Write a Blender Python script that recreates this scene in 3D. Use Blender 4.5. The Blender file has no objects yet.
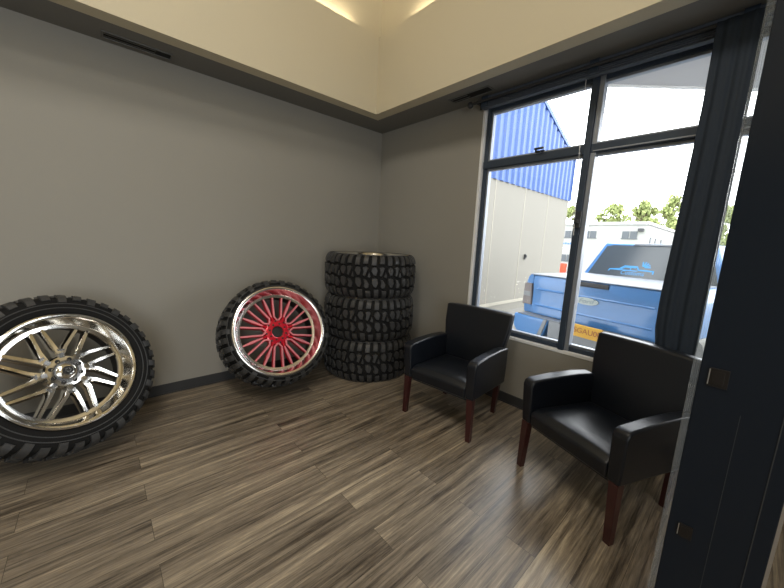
import bpy, bmesh, math, random
from mathutils import Vector, Matrix, Euler
from math import sin, cos, pi, radians as rad
random.seed(7)
C = bpy.context.scene.collection

# ------------------------------------------------------------------ materials
MATS = {}
def mat(name, col, rough=.6, metal=0., spec=.5, bump=None, emit=None, coat=0., sheen=0.):
    if name in MATS: return MATS[name]
    m = bpy.data.materials.new(name); m.use_nodes = True
    nt = m.node_tree; b = nt.nodes['Principled BSDF']
    b.inputs['Base Color'].default_value = (*col, 1)
    b.inputs['Roughness'].default_value = rough
    b.inputs['Metallic'].default_value = metal
    b.inputs['Specular IOR Level'].default_value = spec
    b.inputs['Coat Weight'].default_value = coat
    if emit:
        b.inputs['Emission Color'].default_value = (*emit[0], 1); b.inputs['Emission Strength'].default_value = emit[1]
    if bump:   # (scale, strength, colour variation)
        tc = nt.nodes.new('ShaderNodeTexCoord'); n = nt.nodes.new('ShaderNodeTexNoise')
        n.inputs['Scale'].default_value = bump[0]; n.inputs['Detail'].default_value = 5
        nt.links.new(tc.outputs['Object'], n.inputs['Vector'])
        bp = nt.nodes.new('ShaderNodeBump'); bp.inputs['Strength'].default_value = bump[1]; bp.inputs['Distance'].default_value = .004
        nt.links.new(n.outputs['Fac'], bp.inputs['Height']); nt.links.new(bp.outputs['Normal'], b.inputs['Normal'])
        if len(bump) > 2:
            mx = nt.nodes.new('ShaderNodeMix'); mx.data_type = 'RGBA'
            v = bump[2]
            mx.inputs['A'].default_value = (*[c*(1-v) for c in col], 1); mx.inputs['B'].default_value = (*[min(1, c*(1+v)) for c in col], 1)
            nt.links.new(n.outputs['Fac'], mx.inputs['Factor']); nt.links.new(mx.outputs['Result'], b.inputs['Base Color'])
    MATS[name] = m; return m

def glass_mat(name, tint=(1, 1, 1), rough=0., refl=1., haze=0.):
    m = bpy.data.materials.new(name); m.use_nodes = True; nt = m.node_tree; nt.nodes.clear()
    o = nt.nodes.new('ShaderNodeOutputMaterial'); mx = nt.nodes.new('ShaderNodeMixShader')
    t = nt.nodes.new('ShaderNodeBsdfTransparent'); g = nt.nodes.new('ShaderNodeBsdfGlossy'); f = nt.nodes.new('ShaderNodeFresnel')
    t.inputs['Color'].default_value = (*tint, 1); g.inputs['Roughness'].default_value = rough; f.inputs['IOR'].default_value = 1.33
    ml = nt.nodes.new('ShaderNodeMath'); ml.operation = 'MULTIPLY'; ml.inputs[1].default_value = refl
    nt.links.new(f.outputs[0], ml.inputs[0]); nt.links.new(ml.outputs[0], mx.inputs[0])
    nt.links.new(t.outputs[0], mx.inputs[1]); nt.links.new(g.outputs[0], mx.inputs[2]); nt.links.new(mx.outputs[0], o.inputs[0])
    if haze:
        tr = nt.nodes.new('ShaderNodeBsdfTranslucent'); df = nt.nodes.new('ShaderNodeBsdfDiffuse'); ad = nt.nodes.new('ShaderNodeMixShader'); m2 = nt.nodes.new('ShaderNodeMixShader')
        tr.inputs['Color'].default_value = df.inputs['Color'].default_value = (.8, .85, .88, 1); ad.inputs[0].default_value = .5; m2.inputs[0].default_value = haze
        nt.links.new(tr.outputs[0], ad.inputs[1]); nt.links.new(df.outputs[0], ad.inputs[2]); nt.links.new(mx.outputs[0], m2.inputs[1]); nt.links.new(ad.outputs[0], m2.inputs[2]); nt.links.new(m2.outputs[0], o.inputs[0])
    MATS[name] = m; return m

def floor_mat():
    m = bpy.data.materials.new('vinyl_plank'); m.use_nodes = True; nt = m.node_tree; N = nt.nodes; L = nt.links
    b = N['Principled BSDF']; tc = N.new('ShaderNodeTexCoord')
    br = N.new('ShaderNodeTexBrick'); br.offset = .37; br.offset_frequency = 2; br.squash = 1
    br.inputs['Scale'].default_value = 1; br.inputs['Brick Width'].default_value = 1.32; br.inputs['Row Height'].default_value = .150
    br.inputs['Mortar Size'].default_value = .0012; br.inputs['Mortar Smooth'].default_value = .3; br.inputs['Bias'].default_value = 0
    br.inputs['Color1'].default_value = (0, 0, 0, 1); br.inputs['Color2'].default_value = (1, 1, 1, 1); br.inputs['Mortar'].default_value = (.5, .5, .5, 1)
    L.new(tc.outputs['Object'], br.inputs['Vector'])
    # every plank shifts its own grain
    sc = N.new('ShaderNodeVectorMath'); sc.operation = 'SCALE'; sc.inputs['Scale'].default_value = 37.
    L.new(br.outputs['Color'], sc.inputs[0])
    ad = N.new('ShaderNodeVectorMath'); ad.operation = 'ADD'; L.new(tc.outputs['Object'], ad.inputs[0]); L.new(sc.outputs[0], ad.inputs[1])
    def grain(sx, sy, det, rgh, dist):
        mp = N.new('ShaderNodeMapping'); mp.inputs['Scale'].default_value = (sx, sy, 1); L.new(ad.outputs[0], mp.inputs[0])
        n = N.new('ShaderNodeTexNoise'); n.inputs['Scale'].default_value = 1; n.inputs['Detail'].default_value = det
        n.inputs['Roughness'].default_value = rgh; n.inputs['Distortion'].default_value = dist; L.new(mp.outputs[0], n.inputs['Vector']); return n
    g1 = grain(1.0, 22, 10, .68, .35); g2 = grain(4, 110, 6, .7, .3); g3 = grain(.8, 3.5, 3, .5, .2); g4 = grain(8, 45, 5, .7, .8)
    def mth(op, a, c):
        x = N.new('ShaderNodeMath'); x.operation = op
        for i, s in enumerate((a, c)):
            if isinstance(s, (int, float)): x.inputs[i].default_value = s
            else: L.new(s, x.inputs[i])
        return x.outputs[0]
    s = mth('ADD', mth('MULTIPLY', g1.outputs['Fac'], .56), mth('MULTIPLY', g2.outputs['Fac'], .30))
    s = mth('ADD', s, mth('MULTIPLY', g3.outputs['Fac'], .12)); s = mth('ADD', s, mth('MULTIPLY', g4.outputs['Fac'], .12))
    sep = N.new('ShaderNodeSeparateColor'); L.new(br.outputs['Color'], sep.inputs[0])
    s = mth('ADD', s, mth('MULTIPLY', mth('SUBTRACT', sep.outputs[0], .5), .035))
    cr = N.new('ShaderNodeValToRGB'); e = cr.color_ramp.elements
    e[0].position = .425; e[0].color = (.026, .020, .014, 1); e[1].position = .685; e[1].color = (.50, .42, .30, 1)
    for p, c in ((.48, (.094, .075, .056, 1)), (.54, (.178, .147, .110, 1)), (.60, (.268, .222, .163, 1))):
        k = e.new(p); k.color = c
    L.new(s, cr.inputs[0])
    mo = N.new('ShaderNodeMix'); mo.data_type = 'RGBA'; L.new(br.outputs['Fac'], mo.inputs['Factor'])
    L.new(cr.outputs['Color'], mo.inputs['A']); mo.inputs['B'].default_value = (.05, .04, .03, 1); L.new(mo.outputs['Result'], b.inputs['Base Color'])
    b.inputs['Roughness'].default_value = .36
    rr = mth('ADD', mth('MULTIPLY', g1.outputs['Fac'], .25), .22); L.new(rr, b.inputs['Roughness'])
    bp = N.new('ShaderNodeBump'); bp.inputs['Strength'].default_value = .35; bp.inputs['Distance'].default_value = .002
    L.new(s, bp.inputs['Height']); L.new(bp.outputs['Normal'], b.inputs['Normal'])
    b.inputs['Specular IOR Level'].default_value = .65
    return m

def scuffed_cloth(name, col, scale):
    return mat(name, col, .85, bump=(scale, .4, .15))

M = dict(
    wall=mat('greige_wall_paint', (.30, .288, .255), .75, spec=.25, bump=(90, .12)),
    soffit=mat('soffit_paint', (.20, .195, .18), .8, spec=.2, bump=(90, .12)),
    cream=mat('cream_paint', (.60, .54, .40), .8, spec=.2, bump=(90, .1)),
    floor=floor_mat(),
    basebd=mat('charcoal_rubber_base', (.035, .036, .038), .5),
    white=mat('white_trim', (.84, .85, .86), .5),
    blackfr=mat('black_anodised', (.018, .022, .032), .38, spec=.4),
    slatefr=mat('slate_frame', (.030, .046, .072), .45),
    bead=mat('silver_grey_bead', (.30, .33, .38), .4, .4),
    alu=mat('brushed_aluminium', (.62, .64, .67), .32, 1.),
    glass=glass_mat('window_glass', refl=.8),
    acrylic=glass_mat('clear_acrylic', (.97, .98, .98), .10, 1.2, haze=.08),
    slate=mat('hazed_slate_fabric', (.080, .098, .130), .8, bump=(60, .3)),  # slate fabric, lightened so its colour carries the lens haze
    curtain=mat('black_curtain', (.019, .028, .042), .75, spec=.3, bump=(160, .3, .12)),
    panel=mat('black_panel_gloss', (.006, .010, .017), .3, spec=.3, bump=(7, .05)),
    plate=mat('dull_bronze_plate', (.013, .011, .010), .4, .3),
    groove=mat('groove_grey', (.06, .065, .07), .4, .4),
    leather=mat('black_leather', (.0055, .0075, .012), .36, spec=.45, bump=(230, .12)),
    cherry=mat('cherry_wood', (.040, .008, .008), .35, coat=.3, bump=(30, .1, .35)),
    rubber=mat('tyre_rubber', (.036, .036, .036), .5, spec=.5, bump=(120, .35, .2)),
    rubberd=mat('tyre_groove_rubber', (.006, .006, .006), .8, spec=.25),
    chrome=mat('polished_chrome', (.78, .765, .73), .13, 1.),
    silver=mat('machined_lip', (.80, .77, .75), .2, 1.),
    barrel=mat('shaded_inner_barrel', (.03, .028, .028), .45, .3),  # dark colour paints in the shadow deep inside the wheel
    darkhole=mat('dark_recess', (.012, .012, .012), .6),
    redp=mat('candy_red_paint', (.62, .006, .03), .28, .35, coat=.6),
    pink=mat('milled_pink_metal', (.92, .30, .36), .3, .45),
    ventm=mat('vent_grille_paint', (.13, .13, .12), .6),
    ventd=mat('vent_slot_dark', (.012, .012, .012), .9),
    # outside
    blue=mat('blue_car_paint', (.040, .150, .36), .35, 0, coat=.4),
    bumper=mat('grey_bumper_trim', (.16, .17, .18), .4, .3),
    blackpl=mat('black_plastic', (.03, .032, .035), .6),
    cover=mat('silver_bed_cover', (.20, .215, .235), .5),
    rglass=mat('tinted_rear_glass', (.05, .06, .065), .15, spec=.5),
    tail=mat('smoked_tail_lamp', (.17, .15, .15), .2, coat=.5),
    plateY=mat('yellow_plate', (.50, .28, .025), .5),
    plateT=mat('orange_plate_text', (.24, .07, .02), .5),
    decal=mat('light_blue_decal', (.04, .26, .55), .5),
    badge=mat('badge_silver', (.34, .38, .37), .4, .1),
    badget=mat('badge_script', (.16, .22, .24), .4),
    bwall=mat('cream_wall_panel', (.175, .165, .14), .8, bump=(3, .1, .04)),
    bgroove=mat('panel_seam', (.30, .28, .23), .9),
    bblue=mat('blue_corrugated_metal', (.028, .075, .23), .5),
    bwhite=mat('white_siding', (.30, .30, .29), .8),
    bwin=mat('grey_window_glass', (.07, .08, .09), .5),
    canopy=mat('canopy_soffit', (.50, .50, .52), .8),
    ground=mat('pale_gravel', (.15, .145, .13), .95, bump=(25, .5, .2)),
    grass=mat('grass_green', (.16, .26, .06), .9, bump=(30, .5, .3)),
    orange=mat('orange_red_plastic', (.62, .05, .02), .6),
    bark=mat('tree_bark', (.12, .09, .06), .9),
    leaf=mat('spring_leaf', (.24, .28, .10), .8, bump=(1.2, .1, .3)),
    wire=mat('cable_grey', (.25, .25, .27), .8),
    lamp=mat('lamp_diffuser', (.9, .88, .8), .5, emit=((1., .88, .68), 4.)),
)

# ------------------------------------------------------------------ helpers
def link(o, parent=None, **props):
    C.objects.link(o)
    if parent is not None: o.parent = parent
    for k, v in props.items(): o[k] = v
    return o
def obj(name, bm, mats, parent=None, smooth=None, bevel=None, seg=2, loc=None, **props):
    me = bpy.data.meshes.new(name); bmesh.ops.recalc_face_normals(bm, faces=bm.faces); bm.to_mesh(me); bm.free()
    for m in (mats if isinstance(mats, (list, tuple)) else [mats]): me.materials.append(m)
    if smooth is not None:
        me.shade_smooth(); me.set_sharp_from_angle(angle=rad(smooth))
    o = bpy.data.objects.new(name, me); link(o, parent, **props)
    if loc is not None: o.location = loc
    if bevel:
        md = o.modifiers.new('bevel', 'BEVEL'); md.width = bevel; md.segments = seg; md.limit_method = 'ANGLE'; md.angle_limit = rad(25); md.harden_normals = False
    return o
def thing(name, label, cat, loc=(0, 0, 0), rot=(0, 0, 0), group=None):
    o = bpy.data.objects.new(name, None); o.empty_display_size = .1; link(o, None, label=label, category=cat)
    o.location = loc; o.rotation_euler = rot
    if group: o['group'] = group
    return o
def BM(): return bmesh.new()
def box(bm, x0, x1, y0, y1, z0, z1, mi=0, mtx=None):
    vs = [bm.verts.new(Vector((x, y, z)) if mtx is None else mtx @ Vector((x, y, z))) for z in (z0, z1) for x, y in ((x0, y0), (x1, y0), (x1, y1), (x0, y1))]
    for q in ((0, 3, 2, 1), (4, 5, 6, 7), (0, 1, 5, 4), (1, 2, 6, 5), (2, 3, 7, 6), (3, 0, 4, 7)):
        bm.faces.new([vs[i] for i in q]).material_index = mi
def hexa(bm, bot, top, mi=0):
    vs = [bm.verts.new(Vector(p)) for p in list(bot)+list(top)]; n = len(bot)
    bm.faces.new(vs[:n][::-1]).material_index = mi; bm.faces.new(vs[n:]).material_index = mi
    for i in range(n): bm.faces.new((vs[i], vs[(i+1) % n], vs[n+(i+1) % n], vs[n+i])).material_index = mi
def prism(bm, pts, axis, a, b, mi=0):
    """polygon pts in the plane across `axis`, from a to b. axis 0: pts=(y,z); 1: (x,z); 2: (x,y)"""
    def P(p, t): return {0: (t, p[0], p[1]), 1: (p[0], t, p[1]), 2: (p[0], p[1], t)}[axis]
    hexa(bm, [P(p, a) for p in pts], [P(p, b) for p in pts], mi)
def lathe(bm, prof, n=96, closed=False, mi=0, c=(0, 0, 0), alt=None):
    rings = []
    for r, z in prof:
        if r < 1e-6: rings.append([bm.verts.new((c[0], c[1], c[2]+z))])
        else: rings.append([bm.verts.new((c[0]+r*cos(2*pi*i/n), c[1]+r*sin(2*pi*i/n), c[2]+z)) for i in range(n)])
    pr = list(zip(rings, rings[1:])) + ([(rings[-1], rings[0])] if closed else [])
    for k_, (A, B) in enumerate(pr):
        for i in range(n):
            j = (i+1) % n
            if len(A) == 1 and len(B) == 1: continue
            f = bm.faces.new((A[0], B[i], B[j])) if len(A) == 1 else bm.faces.new((A[i], A[j], B[0])) if len(B) == 1 else bm.faces.new((A[i], A[j], B[j], B[i]))
            f.material_index = 1 if alt and alt[0] <= k_ < alt[1] else mi
def tube(bm, pts, r, n=8, mi=0):
    pts = [Vector(p) for p in pts]; rings = []
    for i, p in enumerate(pts):
        d = (pts[min(i+1, len(pts)-1)]-pts[max(i-1, 0)]).normalized()
        a = d.cross(Vector((0, 0, 1)) if abs(d.z) < .9 else Vector((1, 0, 0))).normalized(); b = d.cross(a)
        rr = r[i] if isinstance(r, (list, tuple)) else r
        rings.append([bm.verts.new(p+a*rr*cos(2*pi*k/n)+b*rr*sin(2*pi*k/n)) for k in range(n)])
    for A, B in zip(rings, rings[1:]):
        for k in range(n): bm.faces.new((A[k], A[(k+1) % n], B[(k+1) % n], B[k])).material_index = mi
    bm.faces.new(rings[0]).material_index = mi; bm.faces.new(rings[-1]).material_index = mi
def text_bm(body, size, depth, shear=0.):
    cu = bpy.data.curves.new('t', 'FONT'); cu.body = body; cu.size = size; cu.extrude = depth; cu.align_x = 'CENTER'; cu.align_y = 'CENTER'; cu.shear = shear
    o = bpy.data.objects.new('t', cu); C.objects.link(o); dg = bpy.context.evaluated_depsgraph_get()
    me = bpy.data.meshes.new_from_object(o.evaluated_get(dg)); bm = BM(); bm.from_mesh(me)
    bpy.data.objects.remove(o); bpy.data.curves.remove(cu); bpy.data.meshes.remove(me); return bm

H = 2.74; D1, D2, T = .432, .448, 3.469        # soffit height, soffit widths, top of the raised fascia
GZ = -.43                                       # ground outside
XW, YW = -6.4, -6.6                             # far ends of the room

# ------------------------------------------------------------------ room shell
b = BM(); box(b, XW-.15, .15, YW-.15, .15, -.12, 0); obj('floor', b, M['floor'], kind='structure')
b = BM(); box(b, XW, .15, 0, .15, 0, H+2.2); obj('wall_left', b, M['wall'], kind='structure')
WY0, WY1, WZ0, WZ1 = -1.455, -3.56, .60, 2.70   # window opening in the wall x=0
b = BM(); box(b, 0, .15, WY0, 0, 0, H+.2); box(b, 0, .15, YW, WY1, 0, H+.2); box(b, 0, .15, WY1, WY0, 0, WZ0); box(b, 0, .15, WY1, WY0, WZ1, H+.2)
obj('wall_right', b, M['wall'], kind='structure')
b = BM(); box(b, XW-.15, XW, YW, 0, 0, H+2.2); obj('wall_back', b, M['wall'], kind='structure')
# wall_front with an unseen window added behind the camera as fill light
b = BM(); box(b, XW, -5.9, YW-.15, YW, 0, H+.2); box(b, -3.3, 0, YW-.15, YW, 0, H+.2); box(b, -5.9, -3.3, YW-.15, YW, 0, .5); box(b, -5.9, -3.3, YW-.15, YW, 2.6, H+.2)
obj('wall_front', b, M['wall'], kind='structure')
b = BM(); box(b, -5.9, -3.3, YW-.09, YW-.075, .5, 2.6); w2 = obj('fill_window', b, M['glass'], kind='structure')
b = BM()
for x in (-5.9, -4.62, -3.35): box(b, x, x+.05, YW-.12, YW-.03, .5, 2.6)
obj('window_frame', b, M['blackfr'], w2)
# ceiling: lower ring, raised tray with cream fascia, set back upper walls
b = BM()
TX0, x1, TY0, y1 = -5.6, -D2, -5.8, -D1; x0, y0 = TX0, TY0
for a in ((XW, 0, y1, 0), (XW, 0, YW, y0), (XW, x0, y0, y1), (x1, 0, y0, y1)): box(b, a[0], a[1], a[2], a[3], H, H+.02, 0)
t = .12
q_ = .002
for a in ((x0-t, x1+t, y1-q_, y1+t), (x0-t, x1+t, y0-t, y0+q_), (x0-t, x0+q_, y0+q_, y1-q_), (x1-q_, x1+t, y0+q_, y1-q_)): box(b, a[0], a[1], a[2], a[3], H-.0008, T, 1)
zt = 4.9; s = .012
for a in ((x0-t, x1+t, y1+t, y1+t+.05), (x0-t, x1+t, y0-t-.05, y0-t), (x0-t-.05, x0-t, y0-t, y1+t), (x1+t, x1+t+.05, y0-t, y1+t)): box(b, a[0], a[1], a[2], a[3], T-.05, zt, 1)
box(b, x0-t-.05, x1+t+.05, y0-t-.05, y1+t+.05, zt, zt+.05, 1)
obj('ceiling', b, [M['soffit'], M['cream']], kind='structure')
b = BM(); box(b, XW, 0, -.012, 0, 0, .09); box(b, XW, 0, -.024, -.012, 0, .012); obj('baseboard_left', b, M['basebd'], kind='structure', bevel=.003)
b = BM(); box(b, -.012, 0, YW, -.012, 0, .09); box(b, -.024, -.012, YW, -.024, 0, .012); obj('baseboard_right', b, M['basebd'], kind='structure', bevel=.003)

# window_1
def ring(bm, y0, y1, z0, z1, w, xa, xb, mi=0):     # y0 > y1
    box(bm, xa, xb, y0-w, y0, z0, z1, mi); box(bm, xa, xb, y1, y1+w, z0, z1, mi)
    box(bm, xa, xb, y1+w, y0-w, z0, z0+w, mi); box(bm, xa, xb, y1+w, y0-w, z1-w, z1, mi)
b = BM(); box(b, .070, .078, WY1+.05, WY0-.05, WZ0+.05, WZ1-.05); win = obj('window_1', b, M['glass'], kind='structure')
b = BM(); ring(b, WY0, WY1, WZ0, WZ1, .024, -.006, .13); obj('window_liner', b, M['white'], win, bevel=.002)
b = BM(); ring(b, WY0-.024, WY1+.024, WZ0+.024, WZ1-.024, .036, .03, .10)
box(b, .0, .12, -2.396, -2.352, WZ0+.024, WZ1-.024); box(b, .0, .12, -3.375, -3.335, WZ0+.024, WZ1-.024)
box(b, .015, .11, WY1+.03, WY0-.03, 2.142, 2.205); obj('window_frame', b, M['slatefr'], win, bevel=.004)
b = BM()
for (ya, yb) in ((WY0-.06, -2.352), (-2.396, -3.335)):
    for (za, zb) in ((WZ0+.06, 2.142), (2.205, WZ1-.06)): ring(b, ya, yb, za, zb, .018, .045, .092)
box(b, .018, .09, -2.430, -2.396, WZ0+.03, WZ1-.03); box(b, .008, .03, WY1+.06, -2.412, 2.148, 2.158)
obj('glazing_bead', b, M['bead'], win, bevel=.003)
b = BM(); box(b, -.012, .014, -2.06, -1.985, 2.205, 2.216); box(b, -.012, 0, -2.0, -1.985, 2.205, 2.236); box(b, -.03, -.012, -2.06, -1.985, 2.222, 2.236)
obj('window_latch', b, M['blackpl'], win, bevel=.002)
b = BM(); box(b, -.03, .0, -2.405, -2.36, 1.60, 1.72); box(b, -.05, -.03, -2.395, -2.37, 1.63, 1.66); obj('window_lock', b, M['blackpl'], win, bevel=.004)

# blind head rail, pulled up, with cord
bl = thing('window_blind', 'raised slate-grey blind stacked along the head of the window', 'window blind', (-.005, -2.5, 2.64))
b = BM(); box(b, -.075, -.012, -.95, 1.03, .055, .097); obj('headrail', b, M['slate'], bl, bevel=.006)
b = BM()
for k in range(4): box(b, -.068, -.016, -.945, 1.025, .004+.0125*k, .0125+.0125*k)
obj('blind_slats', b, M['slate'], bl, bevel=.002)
b = BM()
for y0_ in (-.92, -.42, .2, .55):
    b = BM(); box(b, -.0775, -.0752, y0_, y0_+.27, .060, .066); obj('rail_strip', b, M['alu'], bl, label='thin metallic strip')
for y in (.99, .12, -.62):
    b = BM(); box(b, -.086, -.076, y-.03, y+.03, .008, .094); box(b, -.086, -.012, y-.03, y+.03, .0975, .0995); obj('bracket', b, M['slatefr'], bl, bevel=.002)
b = BM(); tube(b, [(-.03, .18, .004), (-.03, .17, -.35), (-.03, .125, -1.1)], .0022, 6)
for k in range(22): box(b, -.034, -.026, .176-.0023*k, .184-.0023*k, -.1-.045*k, -.094-.045*k)
obj('pull_cord', b, M['white'], bl)

# curtain rod with its finial, and the curtain
rod = thing('curtain_rod', 'dark curtain rod with a round end knob above the window', 'curtain rod', (-.112, -1.40, 2.69))
b = BM(); tube(b, [(0, 0, 0), (0, -2.05, 0)], .011, 12); obj('rod', b, M['blackpl'], rod, smooth=40)
b = BM(); bmesh.ops.create_uvsphere(b, u_segments=20, v_segments=12, radius=.027, matrix=Matrix.Translation((0, .02, -.004)))
obj('finial', b, M['blackpl'], rod, smooth=60)
b = BM(); box(b, -.008, .095, -.06, -.04, -.008, .008); box(b, .088, .098, -.075, -.025, -.03, .04); obj('bracket', b, M['blackpl'], rod, bevel=.002)

cur = BM()
rows = [(2.715, -2.998, -3.185), (2.3, -2.998, -3.185), (1.76, -2.984, -3.183), (1.2, -2.966, -3.178), (1.0, -2.968, -3.178), (.90, -2.982, -3.176), (.72, -3.0, -3.172), (.42, -3.0, -3.174)]
nz, ny = 60, 56
def crow(z):
    for (a, ya, yb), (c, yc, yd) in zip(rows, rows[1:]):
        if a >= z >= c:
            f = (a-z)/(a-c); return ya+(yc-ya)*f, yb+(yd-yb)*f
    return rows[-1][1:]
grid = []
for i in range(nz+1):
    z = 2.715-(2.715-.42)*i/nz; a, c = crow(z); r = []
    for j in range(ny+1):
        f = j/ny; fold = (.007*sin(f*pi*5+.5*sin(z*1.7))+.003*sin(f*pi*11+z))*(.55+.45*min(1, (2.75-z)/1.2))
        r.append(cur.verts.new((-.118+fold, a+(c-a)*f, z)))
    grid.append(r)
for i in range(nz):
    for j in range(ny): cur.faces.new((grid[i][j], grid[i][j+1], grid[i+1][j+1], grid[i+1][j]))
co = obj('curtain', cur, M['curtain'], smooth=80, label='narrow gathered black curtain hanging at the right part of the window', category='curtain')
co.location = (-.034, 0, -.03)
sd = co.modifiers.new('solid', 'SOLIDIFY'); sd.thickness = .004; sd.offset = 0

# ------------------------------------------------------------------ linear air vents in the soffit
def vent(label, loc, L, W, rz, openend):
    v = thing('air_vent', label, 'air vent', loc, (0, 0, rz), None)
    b = BM()
    box(b, -L/2, L/2, -W/2, -W/2+.012, -.008, -.0005); box(b, -L/2, L/2, W/2-.012, W/2, -.008, -.0005)
    box(b, -L/2, -L/2+.012, -W/2+.012, W/2-.012, -.008, -.0005); box(b, L/2-.012, L/2, -W/2+.012, W/2-.012, -.008, -.0005)
    obj('vent_frame', b, M['ventm'], v, bevel=.002)
    b = BM(); box(b, -L/2+.012, L/2-.012, -W/2+.012, W/2-.012, -.0025, -.0005); obj('dark_slot', b, M['ventd'], v)
    for s in (-1, 1):
        b = BM(); yc = s*(W/2-.012)/2.1
        hexa(b, [(-L/2+.014, yc-.012, -.007), (openend, yc-.012, -.007), (openend, yc-.009, -.007), (-L/2+.014, yc-.009, -.007)],
             [(-L/2+.014, yc+.006, -.003), (openend, yc+.006, -.003), (openend, yc+.009, -.003), (-L/2+.014, yc+.009, -.003)])
        obj('vent_blade', b, M['ventm'], v)
    return v
vent('long slot air vent in the soffit over the chrome wheel', (-2.410, -.118, H), .41, .105, 0, .1)
vent('slot air vent in the soffit beside the window head', (-.185, -1.43, H), .42, .11, rad(-90), -.02)

# ------------------------------------------------------------------ wheels
def tyre_surface(R, w):
    """outer profile by s in [-1,1] -> (r, z, nr, nz); z measured from 0..w"""
    hw = w/2; rb = R-.013
    key = [(0, rb+.002, 0), (.5, rb, hw*.45), (.74, rb-.006, hw*.70), (.86, rb-.014, hw*.86), (.94, rb-.032, hw*.965), (1.0, rb-.058, hw*.995)]
    def f(s):
        sg = 1 if s >= 0 else -1; a = abs(s)
        for (s0, r0, z0), (s1, r1, z1) in zip(key, key[1:]):
            if a <= s1+1e-9:
                t = (a-s0)/(s1-s0); r = r0+(r1-r0)*t; z = z0+(z1-z0)*t
                return r, hw+sg*z, s0, s1
        return key[-1][1], hw+sg*key[-1][2], 0, 1
    def g(s):
        r, z, _, _ = f(s); ra, za, _, _ = f(max(-1, s-.03)); rb_, zb, _, _ = f(min(1, s+.03))
        d = Vector((rb_-ra, zb-za)).normalized(); n = Vector((d.y, -d.x))
        return r, z, n.x, n.y
    return g
MID = [  # tread blocks of one pitch, (u, s)
    [(.04, .33), (.10, .50), (.24, .56), (.40, .51), (.47, .36), (.38, .07), (.20, .10)],
    [(.53, .52), (.76, .57), (.90, .50), (.80, .26), (.69, .02), (.55, .08), (.60, .30)],
    [(.94, .30), (1.03, .05), (.98, -.02), (.84, .03)],
    [(.10, -.02), (.30, .01), (.46, -.06), (.52, -.30), (.40, -.54), (.24, -.50), (.10, -.30)],
    [(.60, -.06), (.80, -.10), (.98, -.34), (.93, -.53), (.76, -.57), (.62, -.48), (.68, -.28)],
]
def make_tyre(R, w, lip, parent):
    g = tyre_surface(R, w); bm = BM()
    prof = [(lip-.035, w*.5-.05), (lip-.03, w-.05), (lip-.008, w-.030), (lip+.010, w-.010), (lip+.028, w-.003)]
    rs = g(1.0)[0]
    prof += [((lip+rs)/2+.005, w+.000)]
    N = 22; prof += [(g(s)[0], g(s)[1]) for s in [1-2*k/N for k in range(N+1)]]
    prof += [((lip+rs)/2+.005, 0), (lip+.028, .003), (lip+.010, .010), (lip-.008, .030), (lip-.03, .05), (lip-.035, w*.5-.06)]
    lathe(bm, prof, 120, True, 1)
    # raised ribs on the sidewall
    for rr in ((lip+.040, .0015), (rs-.004, .002)):
        for z, sg in ((w, 1), (0, -1)):
            lathe(bm, [(rr[0]-.004, z-sg*.004), (rr[0]-.002, z+sg*rr[1]), (rr[0]+.002, z+sg*rr[1]), (rr[0]+.004, z-sg*.004)], 120, True, 0)
    NP = 19; dth = 2*pi/NP
    def P(th, s, h):
        r, z, nr, nz = g(s); return Vector(((r+nr*h)*cos(th), (r+nr*h)*sin(th), z+nz*h))
    def shrink(poly, k):
        cx = sum(p[0] for p in poly)/len(poly); cy = sum(p[1] for p in poly)/len(poly)
        return [(cx+(p[0]-cx)*k, cy+(p[1]-cy)*k) for p in poly]
    for i in range(NP):
        th0 = i*dth
        for poly in MID:
            top = [bm.verts.new(P(th0+u*dth, s, .016)) for u, s in shrink(poly, .83)]
            bot = [bm.verts.new(P(th0+u*dth, s, -.004)) for u, s in shrink(poly, .93)]
            n = len(top); bm.faces.new(top)
            for k in range(n): bm.faces.new((bot[k], bot[(k+1) % n], top[(k+1) % n], top[k]))
        for sg in (1, -1):
            for q in range(2):
                a = .05+.5*q+(.18 if sg < 0 else 0); wd = .31
                s0 = .60 if q == 0 else .66; s1 = .99 if q == 0 else .95
                rows_ = []; K = 6
                for k in range(K+1):
                    s = s0+(s1-s0)*k/K; sl = .05*(k/K)
                    h = (.015, .017, .016, .014, .011, .008, .004)[k]
                    rows_.append(([P(th0+(a+sl+.02)*dth, sg*s, h), P(th0+(a+wd+sl-.02)*dth, sg*s, h)], [P(th0+(a+sl)*dth, sg*s, -.004), P(th0+(a+wd+sl)*dth, sg*s, -.004)]))
                V = [([bm.verts.new(p) for p in tp], [bm.verts.new(p) for p in bt]) for tp, bt in rows_]
                for A, B in zip(V, V[1:]):
                    bm.faces.new((A[0][0], A[0][1], B[0][1], B[0][0])); bm.faces.new((A[1][0], A[0][0], B[0][0], B[1][0])); bm.faces.new((A[0][1], A[1][1], B[1][1], B[0][1]))
                for A in (V[0], V[-1]): bm.faces.new((A[1][0], A[1][1], A[0][1], A[0][0]))
    return obj('tire', bm, [M['rubber'], M['rubberd']], parent, smooth=35)

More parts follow.
